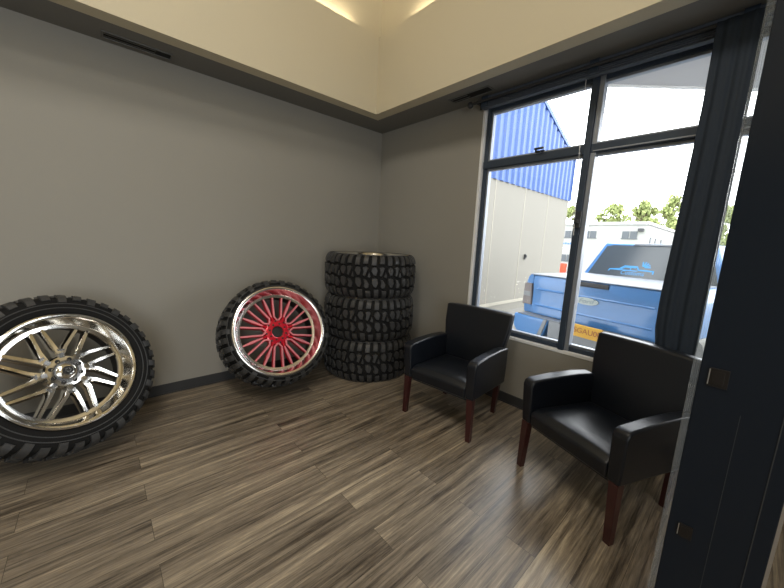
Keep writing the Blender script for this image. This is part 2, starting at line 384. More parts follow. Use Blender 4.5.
def bar(bm, pts, wd, zt, zb, wb=None, mt=0, ms=0):
    """spoke running through pts (r,theta) with widths wd, top heights zt, bottom heights zb; chamfered top"""
    P = [Vector((r*cos(t), r*sin(t), 0)) for r, t in pts]; n = len(P); rows_ = []
    for i, p in enumerate(P):
        d = (P[min(i+1, n-1)]-P[max(i-1, 0)]).normalized(); a = Vector((-d.y, d.x, 0)); h = wd[i]/2
        o = []
        for off, z in ((-1.25, zb[i]), (-1., zt[i]-.008), (-.62, zt[i]), (.62, zt[i]), (1., zt[i]-.008), (1.25, zb[i])):
            v = p+a*h*off; o.append(bm.verts.new((v.x, v.y, z)))
        rows_.append(o)
    for A, B in zip(rows_, rows_[1:]):
        for k in range(6):
            f = bm.faces.new((A[k], A[(k+1) % 6], B[(k+1) % 6], B[k])); f.material_index = mt if 1 <= k <= 3 else ms
    bm.faces.new(rows_[0]).material_index = ms; bm.faces.new(rows_[-1]).material_index = ms

def rim_profile(lip, w, lipw, ringr, ringz):
    return [(lip+.004, w-.028), (lip+.002, w-.004), (lip-.006, w-.0005), (lip-lipw*.5, w-.001), (lip-lipw, w-.006), (lip-lipw-.006, w-.016),
            (ringr+.016, ringz+.010), (ringr+.010, ringz+.003), (ringr, ringz), (ringr-.012, ringz-.002), (ringr-.014, ringz-.012),
            (ringr+.004, ringz-.03), (ringr+.012, w*.35), (lip-.03, .05), (lip-.008, .006), (lip, .004), (lip, .03), (lip-.02, .07), (lip-.02, w-.06)]

def place(root, c, az, ti, w, spin=0):
    n = Vector((sin(az)*cos(ti), -cos(az)*cos(ti), sin(ti))); up = Vector((0, 0, 1)); yv = (up-n*up.dot(n)).normalized(); xv = yv.cross(n)
    Mx = Matrix((xv, yv, n)).transposed() @ Matrix.Rotation(spin, 3, 'Z')
    root.location = Vector(c)-n*w; root.rotation_euler = Mx.to_euler()

# --- the chrome wheel
R, w, lip = .492, .302, .350
cw = thing('truck_wheel', 'large chrome wheel with forked swirling spokes in a black off-road tire', 'wheel')
make_tyre(R, w, lip, cw)
ringr, ringz = .292, w-.082
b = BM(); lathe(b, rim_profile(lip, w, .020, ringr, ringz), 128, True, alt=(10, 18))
for k in range(32):   # small rivets round the lip
    a = 2*pi*k/32; bmesh.ops.create_cone(b, cap_ends=True, segments=8, radius1=.0035, radius2=.0025, depth=.004, matrix=Matrix.Translation(((lip-.010)*cos(a), (lip-.010)*sin(a), w+.001)))
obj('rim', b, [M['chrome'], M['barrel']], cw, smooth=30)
b = BM(); HZ = w-.068
lathe(b, [(.034, HZ-.06), (.034, HZ+.004), (.066, HZ+.008), (.094, HZ+.003), (.102, HZ-.01), (.102, HZ-.06)], 48, True)
for k in range(8):
    t0 = 2*pi*k/8+rad(88)
    bar(b, [(.07, t0), (.105, t0), (.140, t0-rad(2))], [.036, .038, .054], [HZ+.003, HZ+.006, HZ+.008], [HZ-.05]*3)
    bar(b, [(.115, t0+rad(3)), (.165, t0+rad(7)), (.288, t0+rad(9))], [.034, .029, .024], [HZ+.008, HZ+.006, ringz-.001], [HZ-.05, HZ-.045, ringz-.05])
    bar(b, [(.115, t0-rad(5)), (.160, t0-rad(12)), (.288, t0-rad(25))], [.034, .028, .024], [HZ+.008, HZ+.006, ringz-.001], [HZ-.05, HZ-.045, ringz-.05])
obj('spokes', b, M['chrome'], cw, smooth=30)
b = BM(); lathe(b, [(0, HZ+.034), (.014, HZ+.034), (.016, HZ+.026), (.030, HZ+.026), (.042, HZ+.018), (.047, HZ+.004), (.047, HZ-.02), (0, HZ-.02)], 40)
cap = obj('center_cap', b, M['chrome'], cw, smooth=35)
b = BM(); lathe(b, [(.0165, HZ+.0262), (.0165, HZ+.0275), (.026, HZ+.0275), (.026, HZ+.0262)], 32, True); obj('cap_ring', b, M['darkhole'], cap, label='dark ring round the cap emblem')
b = BM()
for k in range(5):
    a = 2*pi*k/5; hexa(b, [(.004*cos(a+1.2), .004*sin(a+1.2), HZ+.0342), (.013*cos(a), .013*sin(a), HZ+.0342), (.004*cos(a-1.2), .004*sin(a-1.2), HZ+.0342)],
                       [(.004*cos(a+1.2), .004*sin(a+1.2), HZ+.036), (.013*cos(a), .013*sin(a), HZ+.036), (.004*cos(a-1.2), .004*sin(a-1.2), HZ+.036)])
obj('cap_emblem', b, M['darkhole'], cap)
for k in range(8):
    a = 2*pi*(k+.5)/8+rad(88); b = BM(); m_ = (.072*cos(a), .072*sin(a), 0)
    lathe(b, [(.0, HZ+.0075), (.008, HZ+.0075), (.0095, HZ+.0105), (.0115, HZ+.0105), (.0125, HZ+.004), (.0125, HZ-.01), (0, HZ-.01)], 16, c=m_)
    obj('lug_hole', b, M['darkhole'], cw, smooth=40, label='dark lug hole')
place(cw, (-2.912, -.640, .574), rad(26), rad(25), w, rad(0))

# --- the red wheel
R, w, lip = .485, .42, .401
rw = thing('truck_wheel', 'black off-road tire on a deep wheel with red spokes and silver lip', 'wheel')
make_tyre(R, w, lip, rw)
ringr, ringz = .336, w-.105
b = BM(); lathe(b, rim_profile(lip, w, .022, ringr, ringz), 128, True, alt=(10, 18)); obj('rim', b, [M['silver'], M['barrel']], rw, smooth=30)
b = BM(); HZ = w-.115
lathe(b, [(.052, HZ-.05), (.052, HZ+.002), (.058, HZ+.006), (.096, HZ+.008), (.112, HZ+.002), (.116, HZ-.01), (.110, HZ-.05)], 64, True)
for k in range(8):
    t0 = 2*pi*k/8+rad(84)
    for sg in (-1, 1):   # the pair of blades of a petal
        bar(b, [(.106, t0+sg*rad(1)), (.142, t0+sg*rad(13)), (.330, t0+sg*rad(7.5))], [.019, .020, .018], [HZ+.012, HZ+.012, ringz-.002], [HZ-.03, HZ-.03, ringz-.04], mt=1)
    t1 = t0+rad(22.5)
    bar(b, [(.105, t1), (.150, t1)], [.030, .016], [HZ+.008, HZ+.012], [HZ-.03, HZ-.03])
    bar(b, [(.145, t1), (.24, t1), (.330, t1)], [.016, .028, .014], [HZ+.012, HZ+.012, ringz-.002], [HZ-.03, HZ-.03, ringz-.04], mt=1)
obj('spokes', b, [M['redp'], M['pink']], rw, smooth=30, label='red spokes with pale pink milled edges')
b = BM(); lathe(b, [(0, HZ-.02), (.0515, HZ-.02), (.0515, HZ-.045), (0, HZ-.045)], 48); obj('hub_bore', b, M['darkhole'], rw, smooth=40, label='dark open hub bore')
for k in range(16):
    a = 2*pi*(k+.5)/16+rad(84); rr = .074 if k % 2 else .100; b = BM()
    lathe(b, [(0, HZ+.0085), (.0085, HZ+.0085), (.0095, HZ+.004), (0, HZ+.004)], 14, c=(rr*cos(a), rr*sin(a), 0)); obj('lug_hole', b, M['darkhole'], rw, label='dark lug hole')
b = BM(); lathe(b, [(0, .06), (.30, .06), (.30, .075), (0, .075)], 48)
place(rw, (-1.565, -.589, .605), rad(-6), rad(24), w)
bpy.data.meshes  # noqa

# --- the stack of three
R, w, lip = .488, .422, .401
def stack_wheel(label, z, rot):
    s = thing('stacked_wheel', label, 'wheel', (-.520, -.520, z), (0, 0, rot), 'black off-road tires stacked flat in the corner')
    return s
G_ = 'black off-road tires stacked flat in the corner'
s0 = stack_wheel('black off-road tire lying flat at the bottom of the corner stack', 0, 0)
make_tyre(R, w, lip, s0)
b = BM(); lathe(b, rim_profile(lip, w, .016, .35, w-.06), 96, True); obj('rim', b, M['chrome'], s0, smooth=30)
b = BM(); HZ = w-.09
lathe(b, [(.05, HZ-.04), (.05, HZ), (.09, HZ+.004), (.10, HZ-.04)], 40, True)
for k in range(12):
    t0 = 2*pi*k/12; bar(b, [(.09, t0), (.22, t0+.06), (.345, t0)], [.03, .018, .016], [HZ, HZ+.01, w-.065], [HZ-.04, HZ-.03, w-.10])
obj('spokes', b, M['chrome'], s0, smooth=30)
def copy_tree(o, parent=None):
    c = o.copy(); C.objects.link(c); c.parent = parent
    for ch in [q for q in bpy.data.objects if q.parent == o]: copy_tree(ch, c)
    return c
for i, (z, rot, lab) in enumerate(((.434, rad(9), 'black off-road tire lying flat in the middle of the corner stack'), (.868, rad(4), 'topmost black off-road tire of the corner stack, with its chrome rim edge showing'))):
    c = copy_tree(s0); c.location = (-.520-(.004, .002)[i], -.520-(.004, .003)[i], z); c.rotation_euler = (0, 0, rot); c['label'] = lab

# ------------------------------------------------------------------ guest chairs (local front = -Y)
def make_chair(label, loc, rz):
    t = thing('guest_chair', label, 'chair', loc, (0, 0, rz), 'black leather guest chairs by the window')
    # seat cushion: crowned box with rounded front roll
    bm = BM(); nx, ny = 14, 14; W, y0, y1 = .250, -.305, .235
    top, bot = [], []
    for j in range(ny+1):
        f = j/ny; y = y0+(y1-y0)*f; rt, rb = [], []
        for i in range(nx+1):
            g = -1+2*i/nx; x = W*g
            zt = .430+.022*(1-g**4)*(1-abs(2*f-1)**4)-.020*f-.030*max(0, 1-f/.10)**2
            rt.append(bm.verts.new((x, y, zt))); rb.append(bm.verts.new((x, y+(.012 if j == 0 else 0), .318)))
        top.append(rt); bot.append(rb)
    for j in range(ny):
        for i in range(nx):
            bm.faces.new((top[j][i], top[j][i+1], top[j+1][i+1], top[j+1][i])); bm.faces.new((bot[j][i], bot[j+1][i], bot[j+1][i+1], bot[j][i+1]))
    for i in range(nx):
        bm.faces.new((top[0][i], bot[0][i], bot[0][i+1], top[0][i+1])); bm.faces.new((top[ny][i], top[ny][i+1], bot[ny][i+1], bot[ny][i]))
    for j in range(ny):
        bm.faces.new((top[j][0], top[j+1][0], bot[j+1][0], bot[j][0])); bm.faces.new((top[j][nx], bot[j][nx], bot[j+1][nx], top[j+1][nx]))
    obj('seat', bm, M['leather'], t, smooth=50, bevel=.012, seg=3)
    # back, reclined and widening upwards
    bm = BM(); rws = []
    prof = [(.30, .250, .215, .305), (.45, .250, .222, .312), (.60, .285, .240, .325), (.72, .305, .262, .342), (.83, .312, .286, .356), (.880, .314, .298, .362)]
    for z, hw, yf, yb in prof:
        r = []
        for k in range(9):
            g = -1+k/4; r.append(bm.verts.new((hw*g, yf+.012*(g*g)*0-.010*(1-g*g)*(0 if z < .35 else 1)+.0, z+(.010*(1-g*g) if z > .86 else 0))))
        for k in range(9):
            g = 1-k/4; r.append(bm.verts.new((hw*g, yb, z+(.010*(1-g*g) if z > .86 else 0))))
        rws.append(r)
    for A, B in zip(rws, rws[1:]):
        for k in range(18): bm.faces.new((A[k], A[(k+1) % 18], B[(k+1) % 18], B[k]))
    for Rr in (rws[0], rws[-1]):
        for k in range(8): bm.faces.new((Rr[k], Rr[k+1], Rr[16-k], Rr[17-k]))
    obj('backrest', bm, M['leather'], t, smooth=50, bevel=.016, seg=4)
    for s in (-1, 1):
        bm = BM()
        pts = [(-.300, .325), (-.308, .45), (-.314, .575), (-.302, .604), (-.27, .616), (-.10, .624), (.10, .622), (.245, .608), (.262, .45), (.262, .30)]
        N_ = len(pts); A, B = [], []
        for y, z in pts:
            xi, xo = .252, .318+.012*(z-.32)/.3
            A.append(bm.verts.new((s*xi, y, z-(.004 if z > .59 else 0)))); B.append(bm.verts.new((s*xo, y, z)))
        bm.faces.new(A); bm.faces.new(B[::-1])
        for k in range(N_): bm.faces.new((A[k], B[k], B[(k+1) % N_], A[(k+1) % N_]))
        obj('armrest', bm, M['leather'], t, smooth=50, bevel=.012, seg=3)
        bm = BM()  # front leg
        hexa(bm, [(s*.283, -.298, 0), (s*.318, -.298, 0), (s*.318, -.262, 0), (s*.283, -.262, 0)], [(s*.266, -.300, .328), (s*.314, -.300, .328), (s*.314, -.252, .328), (s*.266, -.252, .328)])
        obj('leg', bm, M['cherry'], t, bevel=.003)
        bm = BM()  # rear leg, raked
        hexa(bm, [(s*.225, .250, 0), (s*.260, .250, 0), (s*.260, .284, 0), (s*.225, .284, 0)], [(s*.255, .195, .322), (s*.298, .195, .322), (s*.298, .245, .322), (s*.255, .245, .322)])
        obj('leg', bm, M['cherry'], t, bevel=.003)
    bm = BM(); box(bm, -.25, .25, -.27, .20, .300, .3175); obj('seat_frame', bm, M['blackpl'], t)
    return t
ch1 = make_chair('black leather guest chair with red-brown legs, nearer the tire stack', (-.562, -1.782, 0), -(pi/2+rad(-6.5)))
ch2 = copy_tree(ch1); ch2.location = (-.588, -2.866, 0); ch2.rotation_euler = (0, 0, -(pi/2+rad(20.5)))
ch2['label'] = 'black leather guest chair with red-brown legs, beside the black panel and curtain'

# ------------------------------------------------------------------ tall black panel at the right
PX = -1.45; YA, YB = -3.2520, -3.485
pn = thing('room_panel', 'tall glossy black panel with clear edges standing beside the right chair', 'panel', (PX, (YA+YB)/2, 0))
hy = (YA-YB)/2; es = .017
b = BM(); box(b, 0, .04, -hy+.008, hy-es, 0, 2.45); obj('sheet', b, M['panel'], pn, bevel=.002)
b = BM(); box(b, .006, .020, hy-es, hy, 0, 2.45)
for k in range(3): box(b, .002, .006, hy-es+.003+.0045*k, hy-es+.0045+.0045*k, 0, 2.45)
obj('edge_strip', b, M['acrylic'], pn, label='clear streaky edge strip')
b = BM(); box(b, .01, .022, -hy, -hy+.008, 0, 2.45); obj('edge_strip', b, M['alu'], pn, label='bright metal edge strip')
for z, s in ((1.090, 1.), (.588, .8)):
    b = BM(); yc = -3.3105-(YA+YB)/2; box(b, -.004, 0, yc-.021*s, yc+.021*s, z-.027*s, z+.027*s); box(b, -.0055, -.004, yc-.012*s, yc+.014*s, z-.019*s, z+.019*s)
    pl_ = obj('latch_plate', b, M['plate'], pn, bevel=.002)
    b = BM(); box(b, -.006, -.0042, yc+.0185*s, yc+.021*s, z-.022*s, z+.024*s); obj('plate_edge', b, M['alu'], pl_, label='thin bright edge')
b = BM(); box(b, -.002, 0, -.075, -.073, 0, 2.45); box(b, -.0012, 0, .0, .0012, 0, 1.0); obj('groove_line', b, M['groove'], pn)

# ------------------------------------------------------------------ unseen lamps added in the raised tray to fill the room
for i, (x, y) in enumerate(((-3.3, -2.6), (-3.3, -4.6))):
    l = thing('fill_lamp', ('unseen fill lamp added in the raised tray nearer the wheels', 'unseen fill lamp added in the raised tray farther from the wheels')[i], 'fill lamp', (x, y, 4.9))
    b = BM(); lathe(b, [(0, -.03), (.26, -.03), (.28, -.02), (.28, -.0005), (0, -.0005)], 40); obj('lamp_body', b, M['white'], l, smooth=40)
    b = BM(); lathe(b, [(0, -.045), (.20, -.042), (.24, -.031), (0, -.031)], 40); obj('diffuser', b, M['lamp'], l, smooth=60)

# ------------------------------------------------------------------ outside
b = BM(); box(b, .16, 90, -60, 60, GZ-.1, GZ); obj('ground', b, M['ground'], kind='structure')
b = BM(); box(b, .16, 1.1, -9, 3, GZ, GZ+.10); obj('trim_1', b, M['bwhite'], kind='structure')
b = BM(); hexa(b, [(.16, -1.31, 3.0), (3.1, -4.19, 3.0), (3.1, -9, 3.0), (.16, -9, 3.0)], [(.16, -1.31, 3.12), (3.1, -4.19, 3.12), (3.1, -9, 3.12), (.16, -9, 3.12)])
can = obj('entrance_canopy', b, M['canopy'], label='grey flat canopy over the outside of the window, white edge', category='canopy')
b = BM(); hexa(b, [(.16, -1.29, 2.985), (3.12, -4.19, 2.985), (3.12, -4.24, 2.985), (.16, -1.34, 2.985)], [(.16, -1.29, 3.13), (3.12, -4.19, 3.13), (3.12, -4.24, 3.13), (.16, -1.34, 3.13)])
obj('canopy_edge', b, M['white'], can)

# neighbouring building: cream panels below, blue corrugated gable above (face at y = 1.387)
FY = 1.387
nb = thing('metal_building', 'cream building next door with blue corrugated metal gable', 'building', (5, FY, GZ))
X0, X1, ZB = -.1-5, 9.75-5, 3.105-GZ
b = BM(); box(b, X0+.3, X1, 0, 12, 0, ZB); obj('cream_wall', b, M['bwall'], nb)
b = BM()
for x in (4.95-5, 6.55-5, 8.1-5, 3.4-5, 1.9-5): box(b, x, x+.025, -.006, .0, .3, ZB)
box(b, X0+.3, X1, -.02, 0, .22, .30); obj('panel_seams', b, M['bgroove'], nb)
b = BM()
def roofz(x):  # x local; falls towards +x
    return (5.542-GZ)+(x+5-7.13)*(4.549-5.542)/(9.726-7.13)
n = 62; xs = [X0+.3+(X1-X0-.3)*i/n for i in range(n+1)]
for i in range(n):      # corrugation
    xa, xb = xs[i], xs[i+1]; m_ = (xb-xa)
    if i % 2 == 0: hexa(b, [(xa, -.05, ZB), (xa+m_*.7, -.05, ZB), (xa+m_, 0.0, ZB), (xa+m_, .05, ZB), (xa, .05, ZB)], [(xa, -.05, roofz(xa)), (xa+m_*.7, -.05, roofz(xa+m_*.7)), (xa+m_, 0., roofz(xb)), (xa+m_, .05, roofz(xb)), (xa, .05, roofz(xa))])
    else: hexa(b, [(xa, 0, ZB), (xa+m_*.7, 0, ZB), (xb, -.05, ZB), (xb, .05, ZB), (xa, .05, ZB)], [(xa, 0, roofz(xa)), (xa+m_*.7, 0, roofz(xa+m_*.7)), (xb, -.05, roofz(xb)), (xb, .05, roofz(xb)), (xa, .05, roofz(xa))])
obj('blue_gable', b, M['bblue'], nb)
b = BM(); hexa(b, [(X0+.3, -.07, roofz(X0+.3)-.10), (X1+.04, -.07, roofz(X1+.04)-.10), (X1+.04, .06, roofz(X1+.04)-.10), (X0+.3, .06, roofz(X0+.3)-.10)], [(X0+.3, -.07, roofz(X0+.3)+.03), (X1+.04, -.07, roofz(X1+.04)+.03), (X1+.04, .06, roofz(X1+.04)+.03), (X0+.3, .06, roofz(X0+.3)+.03)]); box(b, X1-.02, X1+.04, -.065, .06, ZB, roofz(X1)-.05)
obj('gable_trim', b, M['bblue'], nb)
b = BM(); hexa(b, [(X0+.3, .04, ZB), (X1, .04, ZB), (X1, 12, ZB), (X0+.3, 12, ZB)], [(X0+.3, .04, roofz(X0+.3)), (X1, .04, roofz(X1)), (X1, 12, roofz(X1)), (X0+.3, 12, roofz(X0+.3))]); obj('blue_roof', b, M['bblue'], nb)
b = BM(); box(b, 1.88, 1.92, -.05, 0, 1.50, 1.66); box(b, 1.86, 1.9, -.09, -.05, 1.56, 1.64); obj('wall_tap', b, M['blackpl'], nb, bevel=.005)

# the blue pickup (local: x forward, y left, z up from the ground)
tk = thing('pickup_truck', 'blue pickup truck parked backed up to the window', 'pickup truck', (2.32, -1.83, GZ), (0, 0, rad(-12)))
HWd = 1.05
b = BM()
for s in (-1, 1):   # bedsides with a soft shoulder
    prism(b, [(s*(HWd-.30), .62), (s*(HWd-.02), .62), (s*(HWd), .80), (s*(HWd-.005), 1.18), (s*(HWd-.05), 1.36), (s*(HWd-.10), 1.405), (s*(HWd-.16), 1.405), (s*(HWd-.17), .8)], 0, .045, 2.15)
box(b, .05, 2.15, -.9, .9, .62, .74)
prism(b, [(s_[0], s_[1]) for s_ in ((-1.04, .62), (-1.05, .85), (-1.04, 1.25), (-1.0, 1.38), (1.0, 1.38), (1.04, 1.25), (1.05, .85), (1.04, .62))], 0, 2.15, 5.1)
obj('body', b, M['blue'], tk, bevel=.02, smooth=40)
b = BM(); tw = .865
prism(b, [(0, .64), (0, 1.10), (-.012, 1.16), (-.012, 1.345), (.0, 1.385), (.05, 1.395), (.08, 1.395), (.08, .64)], 1, -tw, tw)
obj('tailgate', b, M['blue'], tk, bevel=.008, smooth=40)
b = BM()  # character lines pressed into the tailgate
prism(b, [(-.012, 1.115), (-.022, 1.13), (-.012, 1.15)], 1, -tw+.06, tw-.06); prism(b, [(.0, .80), (-.012, .815), (.0, .84)], 1, -tw+.06, tw-.06)
obj('tailgate_crease', b, M['blue'], tk, smooth=40)
b = BM(); box(b, -.03, -.011, -.27, .27, 1.30, 1.375); box(b, -.036, -.03, -.14, .14, 1.315, 1.355); obj('tailgate_handle', b, M['blackpl'], tk, bevel=.006, label='dark grey handle trim')
b = BM()
vs = []; nE = 40
lo = [( -.004, .165*cos(2*pi*k/nE), 1.065+.064*sin(2*pi*k/nE)) for k in range(nE)]; hi = [(-.022, p[1]*.97, 1.065+(p[2]-1.065)*.95) for p in lo]
hexa(b, lo, hi); bd = obj('oval_badge', b, M['badge'], tk, smooth=40)
b = text_bm('Ford', .105, .002, .35)
bmesh.ops.transform(b, matrix=Matrix.Translation((-.025, 0, 1.065)) @ Matrix(((0, 0, -1, 0), (-1, 0, 0, 0), (0, 1, 0, 0), (0, 0, 0, 1))), verts=b.verts); obj('badge_script', b, M['badget'], bd)
for s in (-1, 1):
    b = BM(); hexa(b, [(-.01, s*.880, .80), (-.01, s*1.045, .80), (.16, s*1.058, .80), (.16, s*.880, .80)], [(-.015, s*.900, 1.22), (-.01, s*1.03, 1.22), (.16, s*1.054, 1.22), (.16, s*.900, 1.22)])
    tl = obj('tail_lamp', b, M['tail'], tk, bevel=.01); 
    b = BM(); box(b, -.018, -.009, min(s*.90, s*1.03), max(s*.90, s*1.03), .97, 1.06); obj('lamp_band', b, M['bumper'], tl, bevel=.003, label='pale grey middle band')
# bumper: blue ends, chrome step top, centre with the plate
for s in (-1, 1):
    b = BM(); prism(b, [(s*.42, .60), (s*1.04, .60), (s*1.07, .55), (s*1.04, .42), (s*.98, .36), (s*.55, .36), (s*.50, .40)], 0, -.17, .04); obj('bumper_end', b, M['blue'], tk, bevel=.02)
b = BM(); prism(b, [(-1.0, .602), (1.0, .602), (.98, .632), (-.98, .632)], 0, -.16, .03)
for s in (-1, 1): prism(b, [(s*.44, .60), (s*.50, .60), (s*.60, .36), (s*.54, .34)], 0, -.185, -.165)
box(b, -.17, .0, -.42, .42, .38, .60); obj('bumper', b, M['bumper'], tk, bevel=.006)
b = BM(); box(b, -.19, -.171, -.36, .035, .680, .850); lp = obj('license_plate', b, M['plateY'], tk, bevel=.004, label='yellow license plate')
b = text_bm('SGAU00', .104, .0015)
bmesh.ops.transform(b, matrix=Matrix.Translation((-.192, -.165, .768)) @ Matrix(((0, 0, -1, 0), (-1, 0, 0, 0), (0, 1, 0, 0), (0, 0, 0, 1))), verts=b.verts); obj('plate_text', b, M['plateT'], lp)
b = BM(); box(b, -.02, .5, -.7, .7, .22, .40); box(b, -.26, -.10, -.05, .05, .33, .40); obj('hitch', b, M['blackpl'], tk, bevel=.01)
# tonneau cover with cross slats
b = BM()
for k in range(12): box(b, .02+.172*k, .02+.172*k+.160, -.93, .93, 1.405, 1.425+.002*(k % 2))
box(b, .03, 2.08, -.92, .92, 1.385, 1.407); box(b, -.02, .02, -.93, .93, 1.392, 1.415)
obj('bed_cover', b, M['cover'], tk, bevel=.005)
# cab
b = BM()
hexa(b, [(2.10, -1.0, 1.36), (2.10, 1.0, 1.36), (4.35, 1.0, 1.36), (4.35, -1.0, 1.36)], [(2.32, -.76, 1.99), (2.32, .76, 1.99), (3.5, .76, 2.0), (3.5, -.76, 2.0)])
cab = obj('cab', b, M['blue'], tk, bevel=.04, seg=3, smooth=40)
def onback(y, z, off=0.):   # a point on the sloping rear face
    return (2.10+(z-1.36)*.22/.63-off, y, z)
b = BM(); pts = [(-.90, 1.40), (.90, 1.40), (.72, 1.925), (.60, 1.95), (-.60, 1.95), (-.72, 1.925)]
hexa(b, [onback(y, z, -.02) for y, z in pts], [onback(y, z, .012) for y, z in pts]); rg = obj('rear_window', b, M['rglass'], cab)
b = BM(); hexa(b, [onback(y, z, -.01) for y, z in ((-.30, 1.955), (.30, 1.955), (.28, 1.985), (-.28, 1.985))], [onback(y, z, .03) for y, z in ((-.30, 1.955), (.30, 1.955), (.28, 1.985), (-.28, 1.985))])
obj('brake_lamp', b, M['bumper'], cab)
b = BM()
for s in (-1, 1):
    b = BM(); hexa(b, [(2.5, s*1.0, 1.40), (4.1, s*1.0, 1.40), (4.1, s*.97, 1.40), (2.5, s*.97, 1.40)], [(2.62, s*.815, 1.93), (3.5, s*.815, 1.93), (3.5, s*.78, 1.93), (2.62, s*.78, 1.93)])
    obj('side_window', b, M['rglass'], cab)
b = BM()   # decal: outline of a pickup with letters and a rayed mark above
def strip(pts, wd):
    for (ya, za), (yb, zb) in zip(pts, pts[1:]):
        d = Vector((yb-ya, zb-za)); 
        if d.length < 1e-6: continue
        d.normalize(); a = Vector((-d.y, d.x))*wd/2; e = d*wd*.4
        q = [(ya-e.x+a.x, za-e.y+a.y), (yb+e.x+a.x, zb+e.y+a.y), (yb+e.x-a.x, zb+e.y-a.y), (ya-e.x-a.x, za-e.y-a.y)]
        hexa(b, [onback(y, z, .013) for y, z in q], [onback(y, z, .017) for y, z in q])
oy = .21
strip([(oy+.37, 1.475), (oy+.34, 1.535), (oy+.19, 1.550), (oy+.12, 1.602), (oy-.07, 1.602), (oy-.10, 1.552), (oy-.31, 1.548), (oy-.31, 1.47), (oy-.24, 1.455), (oy+.28, 1.455), (oy+.37, 1.475)], .020)
strip([(oy+.16, 1.552), (oy+.10, 1.585), (oy-.05, 1.585)], .012); strip([(oy+.02, 1.60), (oy+.02, 1.55)], .012); strip([(oy+.28, 1.535), (oy-.08, 1.535)], .014)
for k in range(5):
    a = rad(128-24*k)-.5; strip([(oy-.15-.03*cos(a)*1, 1.60+.02*sin(a)), (oy-.15-.10*cos(a), 1.60+.085*sin(a))], .017)
dc = obj('window_decal', b, M['decal'], rg)
b = text_bm('Customs', .098, .001, .15)
rx = Matrix(((0, 0, -1, 0), (-1, 0, 0, 0), (0, 1, 0, 0), (0, 0, 0, 1)))
sl = math.atan2(.22, .63)
P0 = Vector(onback(oy-.02, 1.492, .017)); bmesh.ops.transform(b, matrix=Matrix.Translation(P0) @ Matrix.Rotation(sl, 4, 'Y') @ rx, verts=b.verts); obj('decal_text', b, M['decal'], rg)
ZM = [(0, 0), (.36, .50), (.60, .79), (.64, .81), (1.07, 1.163), (1.395, 1.44), (1.43, 1.455), (1.99, 2.02), (3, 3)]
def zmap(z):
    for (a, c), (d, e) in zip(ZM, ZM[1:]):
        if a <= z <= d: return c+(e-c)*(z-a)/(d-a)
    return z
def xmap(x): return x if x < 0 else x*1.55/2.1 if x < 2.1 else x-.55
for o_ in list(bpy.data.objects):
    q = o_
    while q.parent: q = q.parent
    if q is tk and o_.type == 'MESH' and not o_.name.startswith(('license_plate', 'plate_text')):
        for v in o_.data.vertices: v.co.z = zmap(v.co.z); v.co.x = xmap(v.co.x)
for x, s in ((.62, 1), (.62, -1), (4.05, 1), (4.05, -1)):
    b = BM(); lathe(b, [(.20, -.12), (.38, -.13), (.42, -.09), (.42, .09), (.38, .13), (.20, .12)], 40, True, 0); lathe(b, [(0, .07), (.20, .07), (.20, -.07), (0, -.07)], 24, False, 1)
    bmesh.ops.transform(b, matrix=Matrix.Translation((x, s*.92, .42)) @ Matrix.Rotation(pi/2, 4, 'X'), verts=b.verts); obj('truck_tire', b, [M['rubber'], M['bumper']], tk, smooth=40)

# long white building across the yard
wb = thing('white_building', 'long low white two-storey building across the yard', 'building', (26, 2.1, GZ))
b = BM(); box(b, 0, 14, 0, 18, 0, 3.85); obj('siding', b, M['bwhite'], wb)
b = BM(); box(b, -.12, 14.1, -.12, 18, 3.85, 4.03); box(b, -.03, 0, 0, 18, 1.93, 2.0); obj('roof_edge', b, M['canopy'], wb)
def bwindow(y, z, wd=.9, h=.5):
    b = BM(); box(b, -.05, -.001, y, y+wd*.46, z, z+h); box(b, -.05, -.001, y+wd*.54, y+wd, z, z+h); box(b, -.06, -.001, y-.05, y+wd+.05, z-.06, z, ); obj('window', b, M['bwin'], wb)
for y in (.5, 3.1, 4.45, 7.5, 10.5): bwindow(y, 2.86)
for y in (4.6, 7.2): bwindow(y, .95)
for x in (1.4, 3.2, 5.4):
    b = BM(); box(b, x, x+.5, -.05, -.001, 2.3, 3.0); obj('window', b, M['bwin'], wb)
b = BM(); box(b, -.3, 0, .15, .45, 3.35, 3.55); obj('wall_lamp', b, M['blackpl'], wb)
b = BM()
for k in range(7): box(b, -.03, -.001, 4.25+.18*k, 4.25+.18*k+.11, 2.28, 2.40+.03*(k % 2))
obj('wall_sign', b, M['blue'], wb, label='tiny blue wall sign')

b = BM(); lathe(b, [(0, 0), (.30, 0), (.30, .08), (.27, .10), (.30, .36), (.27, .38), (.30, .62), (.29, .80), (0, .80)], 28)
obj('barrel', b, M['orange'], smooth=30, loc=(23.6, 6.45, GZ), label='orange-red barrel standing at the end of the cream building', category='barrel')
b = BM(); box(b, 0, 3.0, 0, 12, 0, .04); obj('lawn', b, M['grass'], loc=(20.0, -6, GZ), kind='stuff', label='strip of green grass in front of the white building', category='grass')

